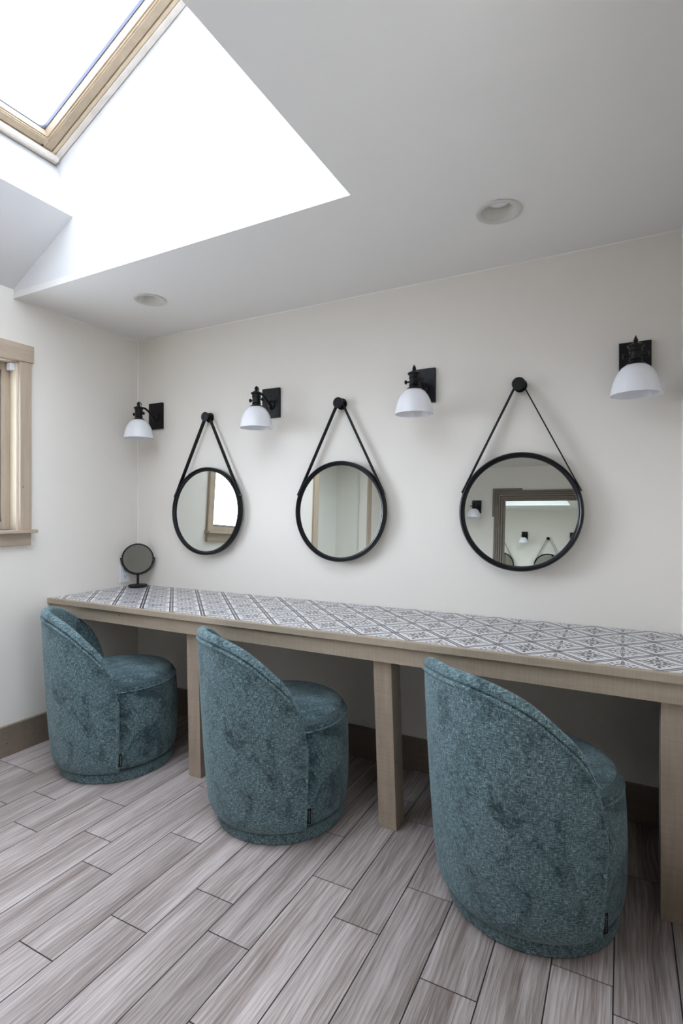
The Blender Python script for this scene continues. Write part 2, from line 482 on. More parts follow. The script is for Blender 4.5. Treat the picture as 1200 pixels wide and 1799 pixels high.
# ceiling with shaft notch and downlight holes
CANS = [(0.587, -0.442), (2.283, -0.438), (1.68, -3.5)]
CR = 0.058
bm = bmesh.new()
outer = [(0, 0), (RX, 0), (RX, WY), (0, WY), (0, SY1), (SX1, SY1), (SX1, SY0), (0, SY0)]
outer = [(x - (T if x == 0 else 0) + (T if x == RX else 0), y + (T if y == 0 else 0) - (T if y == WY else 0)) for x, y in outer]
def loop(pts):
    vs = [bm.verts.new((x, y, H)) for x, y in pts]
    return [bm.edges.new((vs[i], vs[(i+1) % len(vs)])) for i in range(len(vs))]
ed = loop(outer)
for cx, cy in CANS: ed += loop([(cx + CR*math.cos(2*PI*k/40), cy + CR*math.sin(2*PI*k/40)) for k in range(40)])
bmesh.ops.triangle_fill(bm, use_beauty=True, use_dissolve=False, edges=ed)
r = bmesh.ops.extrude_face_region(bm, geom=bm.faces[:])
for v in [g for g in r['geom'] if isinstance(g, bmesh.types.BMVert)]: v.co.z += 0.03
struct(finish('ceiling', bm, CEIL), 'flat pale grey-white ceiling around the skylight shaft', 'ceiling')

# skylight shaft: side faces, sloped ceiling by the left wall, lower and upper faces
ZR = P0.z + SLEN * math.sin(TH)
prof = [(0, H), (SX1, H), (SX1, ZR), (P0.x, P0.z), (0.452, 2.534), (0, ZL)]
up = [(x, z) for x, z in prof]
bm = bmesh.new()
ext = [(-T, H + .03), (-T, ZL + .2), (0.2, 2.95), (SX1 + .05, ZR + .1), (SX1 + .05, H + .03)]
# far side (towards the mirror wall) and near side
add_prism(bm, [(-T, SY0, H + .03), (SX1 + .05, SY0, H + .03), (SX1 + .05, SY0, ZR + .15), (P0.x - .1, SY0, P0.z + .08), (-T, SY0, P0.z)], (0, 0.05, 0))
struct(finish('ceiling_shaft_side', bm, SHAFT)).name = 'wall_shaft'
bm = bmesh.new()
add_prism(bm, [(-T, SY1, H + .03), (SX1 + .05, SY1, H + .03), (SX1 + .05, SY1, ZR + .15), (P0.x - .1, SY1, P0.z + .08), (-T, SY1, P0.z)], (0, -0.05, 0))
struct(finish('wall_shaft_near', bm, SHAFT))
struct(box('wall_shaft_upper', SX1, SX1 + .05, SY1, SY0, H + .03, ZR + .15, SHAFT))
bm = bmesh.new()
add_prism(bm, [(-.05, SY0, ZL - .05*.54), (0.452, SY0, 2.534), (P0.x, SY0, P0.z), (P0.x - .06, SY0, P0.z + .02), (-.05, SY0, ZL + .5)], (0, SY1 - SY0, 0))
struct(finish('ceiling_slope', bm, SHAFT), 'sloped ceiling strip between left wall and skylight', 'ceiling')

# skylight window (fixed frame, sash, bar, glass)
SK = empty('window_1'); struct(SK, 'roof window with tan wooden frame above the shaft', 'window')
def rbox(bm, s0, s1, y0, y1, n0, n1):
    q = [roof(s, y, n) for n in (n0, n1) for s, y in ((s0, y0), (s1, y0), (s1, y1), (s0, y1))]
    vs = [bm.verts.new(p) for p in q]
    for f in ((0,3,2,1),(4,5,6,7),(0,1,5,4),(1,2,6,5),(2,3,7,6),(3,0,4,7)): bm.faces.new([vs[i] for i in f])
def rring(name, o0, o1, n0, n1, mat, bevel=.0015, parent=SK):
    """rectangular ring between inset o0 and o1 from the shaft edges"""
    bm = bmesh.new(); a0, a1 = SY1, SY0
    rbox(bm, o0, SLEN - o0, a1 - o1, a1 - o0, n0, n1)
    rbox(bm, o0, SLEN - o0, a0 + o0, a0 + o1, n0, n1)
    rbox(bm, o0, o1, a0 + o1, a1 - o1, n0, n1)
    rbox(bm, SLEN - o1, SLEN - o0, a0 + o1, a1 - o1, n0, n1)
    return finish(name, bm, mat, parent, bevel=bevel)
rring('outer_frame', -0.04, .004, .004, .10, SKYD)
rring('frame_lining', 0.004, .030, -.004, .10, SKYP)
rring('inner_frame', 0.032, .046, -.002, .09, SKYW)
rring('sash', 0.051, .083, .000, .09, SKYD)
rring('sash_bead', 0.083, .088, .006, .09, SKYW, .001)
rring('sash_lining', 0.088, .094, .012, .09, SKYD, .001)
rring('glazing_seal', 0.094, .097, .052, .07, GLAZE, 0)
bm = bmesh.new(); rbox(bm, .08, SLEN - .08, SY1 + .08, SY0 - .08, .060, .064)
finish('glass_pane', bm, PANE, SK)
bm = bmesh.new()
add_tube(bm, [roof(.034, SY0 - .012 - t, -.010) for t in (0, .006, .3, .9, SY0 - SY1 - .03)], [.010, .015, .015, .015, .015], 14)
finish('control_bar', bm, SKYP, SK, smooth=True)
bm = bmesh.new(); rbox(bm, .052, .058, SY0 - .10, SY0 - .094, -.006, .002); finish('latch_pin', bm, BLACK, SK)

# ------------------------------------------------------------------ baseboards and corner beads
struct(box('baseboard_back', 0.02, RX, -0.02, 0, 0, 0.146, BASEB, bevel=.002), 'taupe baseboard below the counter', 'baseboard')
bb = struct(box('baseboard_left', 0, 0.02, -2.16, 0, 0, 0.146, BASEB, bevel=.002), 'taupe baseboard along the window wall', 'baseboard')
struct(box('baseboard_right', RX - .02, RX, -2.52, -0.02, 0, 0.146, BASEB, bevel=.002))
struct(box('baseboard_front', 0.0, RX, WY, WY + .02, 0, 0.146, BASEB, bevel=.002))
def bead(name, p, q, nx):
    bm = bmesh.new(); add_tube(bm, [p, q], 0.006, 8); return struct(finish(name, bm, CAULK, smooth=True))
bead('trim_1', (0.001, -0.001, .74), (0.001, -0.001, H), 0)
bead('trim_2', (0, 0.001, H + .001), (RX, 0.001, H + .001), 0)
bead('trim_3', (0.0, 0, H + .001), (0.0, SY0, H + .001), 0)

# ------------------------------------------------------------------ left window
W = empty('window_2', (0, -1.25, 1.10)); struct(W, 'window with tan casing on the left wall', 'window')
def wbox(name, x0, x1, y0, y1, z0, z1, mat, bevel=.002, parent=W):
    return box(name, x0, x1, y0 + 1.25, y1 + 1.25, z0 - 1.10, z1 - 1.10, mat, parent, bevel)
ya, yb = -1.75, -0.748
wbox('head_casing', 0, .026, ya - .07, yb + .069, 1.94, 2.025, TANY)
wbox('side_casing', 0, .020, yb + .002, yb + .060, 1.10, 1.94, TANC)
wbox('side_casing', 0, .020, ya - .060, ya - .002, 1.10, 1.94, TANC)
wbox('sill', -.10, .050, ya - .075, yb + .075, 1.083, 1.10, TANY)
wbox('sill_apron', 0, .020, ya - .062, yb + .058, 1.022, 1.083, TANY)
bm = bmesh.new()
for (y0, y1, z0, z1) in ((yb - .006, yb, 1.1, 1.94), (ya, ya + .006, 1.1, 1.94), (ya, yb, 1.934, 1.94)):
    add_box(bm, -.10, 0.0, y0 + 1.25, y1 + 1.25, z0 - 1.1, z1 - 1.1)
finish('jamb', bm, simple('cream_jamb', srgb(214, 200, 176), .5), W)
bm = bmesh.new()
for (y0, y1, z0, z1) in ((yb - .045, yb - .006, 1.1, 1.934), (ya + .006, ya + .045, 1.1, 1.934), (ya + .045, yb - .045, 1.1, 1.14), (ya + .045, yb - .045, 1.894, 1.934)):
    add_box(bm, -.09, -.055, y0 + 1.25, y1 + 1.25, z0 - 1.1, z1 - 1.1)
finish('sash', bm, TANC, W, bevel=.002)
bm = bmesh.new()
for (y0, y1, z0, z1) in ((yb - .062, yb - .045, 1.14, 1.894), (ya + .045, ya + .062, 1.14, 1.894), (ya + .045, yb - .045, 1.14, 1.155), (ya + .045, yb - .045, 1.88, 1.894)):
    add_box(bm, -.085, -.065, y0 + 1.25, y1 + 1.25, z0 - 1.1, z1 - 1.1)
finish('sash_inner_rim', bm, SCREENG, W)
wbox('window_glass', -.078, -.074, ya + .05, yb - .05, 1.15, 1.885, PANE, 0)
wbox('blind_bracket', -.05, -.012, yb - .026, yb - .006, 1.895, 1.93, WHITEP)
bm = bmesh.new()
add_box(bm, -.05, -.02, .05, .16, .0, .012); add_tube(bm, [(-.035, .10, .01), (-.02, .06, .03), (-.015, -.01, .035)], .005, 8)
finish('crank_handle', bm, SCREENG, W, smooth=True)

# unseen window added in the right wall to light the left wall
W3 = empty('window_added', (RX, -1.95, 1.475)); struct(W3, 'unseen window added in the right wall as fill light', 'window')
bm = bmesh.new()
for a0, a1, z0, z1 in ((-.46, -.40, -.535, .535), (.40, .46, -.535, .535), (-.40, .40, .475, .535), (-.40, .40, -.535, -.475)): add_box(bm, -.02, 0, a0, a1, z0, z1)
finish('casing', bm, TANX, W3, bevel=.002)
bm = bmesh.new()
for a0, a1, z0, z1 in ((-.40, -.365, -.475, .475), (.365, .40, -.475, .475), (-.365, .365, .44, .475), (-.365, .365, -.475, -.44), (-.365, .365, -.015, .015)): add_box(bm, .04, .08, a0, a1, z0, z1)
finish('sash', bm, TANZ, W3, bevel=.002)
box('window_glass', .060, .064, -.37, .37, -.45, .45, PANE, W3)
portal('window_portal', (RX + .13, -1.95, 1.475), (0, R_(90), 0), .95, .8)  # sampling portal of the added window

# doorway casings (left seen in the mirrors, right added unseen for light and reflections)
def casing(name, x, sgn, y0, y1, label):
    D = empty(name, (x, (y0 + y1) / 2, 0)); struct(D, label, 'doorway'); c = (y0 + y1) / 2
    def b(n, a0, a1, z0, z1): 
        xa, xb = sorted((0, sgn * .02)); return box(n, xa, xb, a0 - c, a1 - c, z0, z1, TANC, D, .002)
    b('side_casing', y0 - .09, y0, 0, 2.03); b('side_casing', y1, y1 + .09, 0, 2.03); b('head_casing', y0 - .09, y1 + .09, 2.03, 2.12)
    return D
casing('door_1', 0, 1, -3.42, -2.26, 'open doorway past the window, seen in the middle round mirror')
casing('door_added', RX, -1, -3.5, -2.62, 'unseen doorway added beside the camera for light and reflections')

# ------------------------------------------------------------------ vanity counter
CT = empty('vanity_counter', (0, 0, 0))
tag(CT, 'long built-in counter with grey and white patterned tile top and tan timber legs', 'counter')
D0 = -0.594; CTOP = 0.7379
box('counter_deck', .001, RX - .001, D0 + .02, -.001, .700, .722, TANX, CT)
box('tile_top', .001, RX - .001, D0 + .022, -.001, .722, CTOP - .0015, TILE, CT)
box('edge_trim', .001, RX - .001, D0, D0 + .022, .7115, CTOP, TANX, CT, .0018)
box('apron', .001, RX - .001, D0 + .016, D0 + .040, .649, .7115, TANX, CT, .0015)
def post(x0, x1, yt, yb_, name='leg'):
    bm = bmesh.new(); d = .085
    q = [(x0, yb_, 0), (x1, yb_, 0), (x1, yb_ + d, 0), (x0, yb_ + d, 0), (x0, yt, .71), (x1, yt, .71), (x1, yt + d, .71), (x0, yt + d, .71)]
    vs = [bm.verts.new(p) for p in q]
    for f in ((0,3,2,1),(4,5,6,7),(0,1,5,4),(1,2,6,5),(2,3,7,6),(3,0,4,7)): bm.faces.new([vs[i] for i in f])
    return finish(name, bm, TANZ, CT, bevel=.002)
post(.932, 1.002, -.553, -.535)
post(1.850, 1.922, -.553, -.495)
post(2.766, 2.842, -.553, -.532)

# ------------------------------------------------------------------ outlet
OU = empty('wall_outlet', (0.0, -.102, .819)); tag(OU, 'white electrical outlet on the left wall behind the small table mirror', 'outlet')
box('cover_plate', 0, .006, -.035, .035, -.058, .058, WHITEP, OU, .002)
for z in (-.021, .021):
    f = box('socket_face', .006, .0075, -.016, .016, z - .015, z + .015, WHITEP, OU, .003)
    bm = bmesh.new()
    add_box(bm, .0075, .0080, -.008, -.006, z - .003, z + .007); add_box(bm, .0075, .0080, .005, .007, z - .003, z + .006)
    add_lathe(bm, [(0, 0), (.0025, 0), (.0025, .0005), (0, .0005)], 12, Matrix.Translation((.0075, 0, z - .009)) @ Matrix.Rotation(PI/2, 4, 'Y'))
    finish('slots', bm, SLOT, f)

# ------------------------------------------------------------------ table mirror
TMR = empty('table_mirror', (0.095, -.085, CTOP - .0015), R_(42))
tag(TMR, 'small round black table mirror on a stand in the counter corner', 'mirror')
bm = bmesh.new(); add_lathe(bm, [(0, 0), (.052, 0), (.055, .003), (.055, .011), (.051, .015), (.012, .018), (0, .018)], 48)
finish('base', bm, BLACK, TMR, smooth=True)
bm = bmesh.new(); add_lathe(bm, [(0, .016), (.0072, .016), (.0072, .078), (0, .078)], 20); finish('stem', bm, BLACK, TMR, smooth=True)
MC = Matrix.Translation((0, -.004, .170)) @ Matrix.Rotation(R_(90 - 2), 4, 'X')
bm = bmesh.new(); add_lathe(bm, [(.083, -.006), (.0895, -.006), (.0915, 0), (.0895, .006), (.0850, .007), (.083, .004)], 72, MC, closed=True)
finish('frame', bm, BLACK, TMR, smooth=True)
bm = bmesh.new(); add_lathe(bm, [(0, .0025), (.0845, .0025), (.0845, -.003), (0, -.003)], 72, MC); finish('mirror_glass', bm, MIRRORD, TMR, smooth=True)
bm = bmesh.new()
pts = [(.0955*math.sin(a), 0.0, .170 - .0955*math.cos(a)) for a in [R_(x) for x in range(-92, 93, 4)]]
add_tube(bm, pts, .0022, 8)
for s in (-1, 1): add_lathe(bm, [(0, -.005), (.004, -.005), (.004, .005), (0, .005)], 14, Matrix.Translation((s*.094, -.002, .172)) @ Matrix.Rotation(PI/2, 4, 'Y'))
finish('yoke', bm, BLACK, TMR, smooth=True)

# ------------------------------------------------------------------ round wall mirrors and their pegs
XM = [0.583, 1.434, 2.285]
ZC = 1.192
def make_round_mirror(x, tilt, label, yaw=0):
    root = empty('round_wall_mirror', (x, -.024 - .25*math.sin(R_(tilt)), ZC))
    tag(root, label, 'mirror', 'round strap-hung mirrors above the counter')
    Mx = Matrix.Rotation(R_(-tilt), 4, 'X') @ Matrix.Rotation(R_(90), 4, 'X')   # lathe z -> -Y, tilted
    Mx = Matrix.Rotation(R_(yaw), 4, 'Z') @ Mx
    bm = bmesh.new()
    add_lathe(bm, [(.226, -.020), (.244, -.020), (.2480, -.016), (.2480, .010), (.2445, .016), (.240, .018), (.2365, .014), (.2340, .010), (.2300, .009), (.2265, .004), (.2262, -.004)], 128, Mx, closed=True)
    finish('frame', bm, BLACKF, root, smooth=True)
    bm = bmesh.new(); add_lathe(bm, [(0, .001), (.2285, .001), (.2285, -.012), (0, -.012)], 128, Mx)
    finish('mirror_glass', bm, MIRROR, root, smooth=True)
    # strap: ribbon over the peg, straight to the tangent point, then hugging the rim
    rr, zt, pr = .2505, .532, .0125
    beta = math.acos((rr - pr) / zt)          # external tangent
    path = []
    for k in range(8, -1, -1):
        e = .034 * k / 8
        path.append((rr * math.sin(beta) + e * math.cos(beta), rr * math.cos(beta) - e * math.sin(beta), 0.0))
    for k in range(0, 13):
        a = beta * (1 - 2 * k / 12)
        path.append((pr * math.sin(a), zt + pr * math.cos(a), 1.0))
    for k in range(0, 9):
        e = .034 * k / 8
        path.append((-rr * math.sin(beta) - e * math.cos(beta), rr * math.cos(beta) - e * math.sin(beta), 0.0))
    bm = bmesh.new(); hw, th = .0115, .0023
    ytop = .024 + .25*math.sin(R_(tilt)) - .024         # keeps the strap on the peg
    rings = []
    n = len(path)
    for i, (px, pz, w) in enumerate(path):
        ax, az = path[max(i-1, 0)][:2]; bx_, bz = path[min(i+1, n-1)][:2]
        t = Vector((bx_ - ax, 0, bz - az)).normalized(); nn = Vector((t.z, 0, -t.x))
        yc = (1 - w) * (.000 - pz * math.tan(R_(tilt)) * -1) + w * ytop
        c = Vector((px, yc, pz))
        rings.append([bm.verts.new(c + nn * s1 * th + Vector((0, s2 * hw, 0))) for s1, s2 in ((-1,-1),(1,-1),(1,1),(-1,1))])
    for A, B in zip(rings[:-1], rings[1:]):
        for k in range(4): bm.faces.new((A[k], A[(k+1)%4], B[(k+1)%4], B[k]))
    bm.faces.new(rings[0][::-1]); bm.faces.new(rings[-1])
    finish('strap', bm, LEATHER, root)
    for s in (-1, 1):
        a = beta; ee = .028
        cx_, cz_ = (rr + .002) * math.sin(a) + ee * math.cos(a), (rr + .002) * math.cos(a) - ee * math.sin(a)
        c = Vector((s * cx_, cz_ * math.tan(R_(tilt)), cz_))
        d = Vector((s * math.sin(a), 0, math.cos(a)))
        q = d.to_track_quat('Z', 'Y').to_matrix().to_4x4()
        bm = bmesh.new(); add_lathe(bm, [(0, -.002), (.0042, -.002), (.0038, .0015), (.002, .0028), (0, .003)], 16, Matrix.Translation(c) @ q)
        finish('rivet', bm, STEEL, root, smooth=True)
    return root
make_round_mirror(XM[0], 2.3, 'leftmost round black-framed mirror, reflecting the bright window')
make_round_mirror(XM[1], 1.6, 'middle round black-framed mirror, reflecting a dim plain wall')
make_round_mirror(XM[2], 3.65, 'rightmost round black-framed mirror, reflecting another sconce and a carved mirror frame')
def make_peg(x, label):
    root = empty('mirror_peg', (x, 0, ZC + .532)); tag(root, label, 'wall peg', 'black pegs that hold the round mirrors')
    M = Matrix.Rotation(R_(90), 4, 'X')
    bm = bmesh.new(); add_lathe(bm, [(0, 0), (.027, 0), (.0285, .002), (.0285, .006), (.027, .008), (0, .008)], 40, M); finish('wall_disc', bm, BLACK, root, smooth=True)
    bm = bmesh.new(); add_lathe(bm, [(0, .007), (.0105, .007), (.0105, .042), (0, .042)], 24, M); finish('post', bm, BLACK, root, smooth=True)
    bm = bmesh.new(); add_lathe(bm, [(0, .040), (.025, .040), (.0272, .042), (.0272, .046), (.025, .048), (0, .048)], 40, M); finish('head_disc', bm, BLACK, root, smooth=True)
for x, l in zip(XM, ('black round peg holding the strap of the leftmost mirror', 'black round peg holding the strap of the middle mirror', 'black round peg holding the strap of the rightmost mirror')):
    make_peg(x, l)

# ------------------------------------------------------------------ sconces
ZS = 1.766
def make_sconce():
    root = empty('wall_sconce', (0, 0, ZS))
    box('back_plate', -.055, .055, -.016, 0, -.0785, .0785, BLACK, root, .0015)
    for z in (-.02, .038):
        bm = bmesh.new(); add_lathe(bm, [(0, 0), (.004, 0), (.003, .003), (0, .004)], 12, Matrix.Translation((0, -.016, z)) @ Matrix.Rotation(R_(90), 4, 'X')); finish('screw', bm, BLACK, root, smooth=True)
    bm = bmesh.new()
    cup = Matrix.Translation((0, -.016, -.012)) @ Matrix.Rotation(R_(90), 4, 'X')
    add_lathe(bm, [(0, 0), (.026, 0), (.026, .004), (.018, .010), (.010, .014), (0, .014)], 28, cup)
    pts = []
    for k in range(17):
        t = k / 16
        pts.append((0, -.024 - .116 * t, -.012 + .030 * math.sin(t * PI * .9) + .020 * t - .004*math.sin(t*2*PI)))
    add_tube(bm, pts, .0062, 12)
    finish('arm', bm, BLACK, root, smooth=True)
    Y = -.140
    M = Matrix.Translation((0, Y, 0))
    bm = bmesh.new()
    add_lathe(bm, [(0, -.046), (.030, -.046), (.034, -.043), (.031, -.037), (.0215, -.031), (.0205, -.026), (.0235, -.023), (.0205, -.019), (.0205, .006), (.0235, .009), (.0215, .013),
                   (.0225, .020), (.0285, .026), (.0285, .030), (.020, .034), (.012, .040), (.006, .044), (0, .044)], 40, M)
    finish('socket', bm, BLACK, root, smooth=True)
    bm = bmesh.new()
    add_lathe(bm, [(0, .042), (.006, .042), (.0085, .048), (.006, .054), (.0035, .060), (.0015, .066), (0, .067)], 20, M)
    loop_ = [(0.0, Y + .016*math.cos(a) + .004, .046 + .016*math.sin(a)) for a in [PI*k/10 for k in range(0, 11)]]
    add_tube(bm, loop_, .0028, 8)
    finish('finial', bm, BLACK, root, smooth=True)
    for s in (-1, 1):
        K = Matrix.Translation((s*.020, Y, -.006)) @ Matrix.Rotation(s*R_(90), 4, 'Y')
        bm = bmesh.new(); add_lathe(bm, [(0, 0), (.0035, 0), (.0035, .012), (.005, .014), (.0095, .016), (.0095, .020), (.006, .023), (0, .024)], 20, K)
        finish('thumb_screw', bm, BLACK, root, smooth=True)
    prof = [(.026, -.040), (.036, -.043), (.048, -.052), (.060, -.068), (.070, -.088), (.077, -.110), (.081, -.130), (.0845, -.149)]
    inner = [(r - .0035, z - .0005) for r, z in prof[::-1]]; inner[0] = (.0812, -.1495)
    bm = bmesh.new(); add_lathe(bm, prof + inner + [(.020, -.0435)], 72, M)
    finish('glass_shade', bm, OPAL, root, smooth=True)
    bm = bmesh.new()
    add_lathe(bm, [(0, -.118)] + [(.026*math.sin(R_(a)), -.092 - .026*math.cos(R_(a))) for a in range(15, 130, 12)] + [(.014, -.062), (.014, -.046)], 28, M)
    finish('bulb', bm, OPAL, root, smooth=True)
    return root
sc0 = make_sconce()
XS = [0.165, 1.013, 1.862, 2.710]
SL = ['black sconce with white glass shade, in the left corner beside the window wall',
      'black sconce with white glass shade between the leftmost and middle round mirrors',
      'black sconce with white glass shade between the middle and rightmost round mirrors',
      'black sconce with white glass shade, rightmost, right of every mirror']
for i, (x, l) in enumerate(zip(XS, SL)):
    s = sc0 if i == 0 else copy_tree(sc0)
    s.location = (x, 0, ZS); tag(s, l, 'wall sconce', 'sconces above the vanity counter')
s = copy_tree(sc0); s.location = (1.10, WY, ZS); s.rotation_euler = (0, 0, PI)
tag(s, 'black sconce on the opposite wall, seen as a reflection in the rightmost round mirror', 'wall sconce', 'sconce on the opposite wall')

# ------------------------------------------------------------------ recessed downlights
def make_can():
    root = empty('recessed_downlight', (0, 0, H))
    bm = bmesh.new()
    add_lathe(bm, [(.055, .001), (.0765, .001), (.0785, -.001), (.0765, -.0045), (.070, -.0055), (.060, -.004), (.0565, -.001)], 64, closed=True)
    finish('trim_ring', bm, CANW, root, smooth=True)
    bm = bmesh.new()
    add_lathe(bm, [(.0565, -.001), (.0545, .008), (.051, .025), (.048, .042), (0, .043), (0, .07), (.0572, .07), (.0575, .002)], 64, closed=False)
    finish('reflector', bm, CANB, root, smooth=True)
    bm = bmesh.new()
    add_lathe(bm, [(0, .024), (.020, .026), (.034, .031), (.041, .038), (.040, .0425)], 40)
    finish('bulb_face', bm, OPAL, root, smooth=True)
    return root
c0 = make_can()
for i, ((x, y), l) in enumerate(zip(CANS, ('round recessed downlight in the ceiling near the left corner', 'round recessed downlight in the ceiling right of the skylight shaft', 'recessed downlight near the opposite wall, seen in the rightmost round mirror'))):
    o = c0 if i == 0 else copy_tree(c0)
    o.location = (x, y, H); tag(o, l, 'ceiling light', 'recessed ceiling downlights')

# ------------------------------------------------------------------ carved mirror on the opposite wall
ox0, ox1, oz0, oz1 = 1.29, 2.70, 0.80, 1.985
OM = empty('carved_wall_mirror', ((ox0+ox1)/2, WY, (oz0+oz1)/2)); tag(OM, 'large mirror in a stepped grey wood frame, reflected in the rightmost round mirror', 'mirror')
hx, hz = (ox1-ox0)/2, (oz1-oz0)/2
bm = bmesh.new()
def ring(bm, i0, i1, y1):
    add_box(bm, -hx+i0, hx-i0, 0, y1, hz-i1, hz-i0); add_box(bm, -hx+i0, hx-i0, 0, y1, -hz+i0, -hz+i1)
    add_box(bm, -hx+i0, -hx+i1, 0, y1, -hz+i1, hz-i1); add_box(bm, hx-i1, hx-i0, 0, y1, -hz+i1, hz-i1)
for i0, i1, d in ((.022, .046, .020), (.050, .070, .028), (.074, .096, .036), (.100, .122, .030), (.126, .150, .022)): ring(bm, i0, i1, d)
ring(bm, .03, .145, .012)
finish('frame', bm, GREYWOOD, OM, bevel=.002)
for sx in (-1, 1):
    for sz in (-1, 1):
        bm = bmesh.new()
        for L_, i0, i1, d in ((.335, 0.0, .022, .026), (.26, .020, .030, .032), (.19, .046, .060, .038)):
            xa, xb = sorted((sx*(hx-L_), sx*(hx-i0))); za, zb = sorted((sz*(hz-i1), sz*(hz-i0))); add_box(bm, xa, xb, 0, d, za, zb)
            xa, xb = sorted((sx*(hx-i1), sx*(hx-i0))); za, zb = sorted((sz*(hz-L_), sz*(hz-i1))); add_box(bm, xa, xb, 0, d, za, zb)
        finish('corner_ornament', bm, GREYWOOD, OM, bevel=.002)
box('mirror_glass', -hx+.145, hx-.145, .004, .010, -hz+.145, hz-.145, MIRROR, OM)

# ------------------------------------------------------------------ swivel barrel chairs
def interp(tab, x):
    if x <= tab[0][0]: return tab[0][1]
    for (a, b), (c, d) in zip(tab[:-1], tab[1:]):
        if x <= c: return b + (d - b) * (x - a) / (c - a)
    return tab[-1][1]
RTAB = [(.050, .268), (.058, .276), (.07, .282), (.09, .2875), (.12, .2915), (.21, .300), (.32, .308), (.43, .3145), (.54, .3205), (.65, .325), (.76, .328)]
# rim height against angle from the middle of the back
raw = [(0, .748), (12, .747), (24, .740), (36, .724), (45, .704), (52, .680), (60, .645), (67, .612), (73, .578), (78, .532), (82, .480), (85, .425), (87, .370)]
def smooth_tab(tab, x):
    # monotone cubic
    n = len(tab); h = [tab[i+1][0]-tab[i][0] for i in range(n-1)]; dl = [(tab[i+1][1]-tab[i][1])/h[i] for i in range(n-1)]
    m = [0.0] + [0 if dl[i-1]*dl[i] <= 0 else 2*dl[i-1]*dl[i]/(dl[i-1]+dl[i]) for i in range(1, n-1)] + [dl[-1]]
    x = min(max(x, tab[0][0]), tab[-1][0])
    for i in range(n-1):
        if x <= tab[i+1][0]:
            t = (x - tab[i][0]) / h[i]
            return ((2*t**3-3*t*t+1)*tab[i][1] + (t**3-2*t*t+t)*h[i]*m[i] + (-2*t**3+3*t*t)*tab[i+1][1] + (t**3-t*t)*h[i]*m[i+1])
    return tab[-1][1]
DE = 83.5
def rim(d): return smooth_tab(raw, abs(d) * 87 / DE if abs(d) < DE else 87)
def rout(z, d):
    r = interp(RTAB, z); w = 1.0 if abs(d) < 45 else 1 - .22 * (abs(d) - 45) / 45
    return r if z < .12 else .2915 + (r - .2915) * w
def thick_(z): return .024 + .012 * min(1, max(0, (z - .34) / .14))
def uvset(bm, fn):
    uv = bm.loops.layers.uv.new('UVMap')
    for f in bm.faces:
        fn(f, uv)
def cyl_uv(scale):
    def fn(f, uv):
        fc = f.calc_center_median(); ac = math.atan2(fc.x, -fc.y)
        for l in f.loops:
            c = l.vert.co; a = math.atan2(c.x, -c.y)
            if a - ac > PI: a -= 2*PI
            if a - ac < -PI: a += 2*PI
            l[uv].uv = (a * scale, c.z + (.0 if math.hypot(c.x, c.y) > .25 else .9))
    return fn
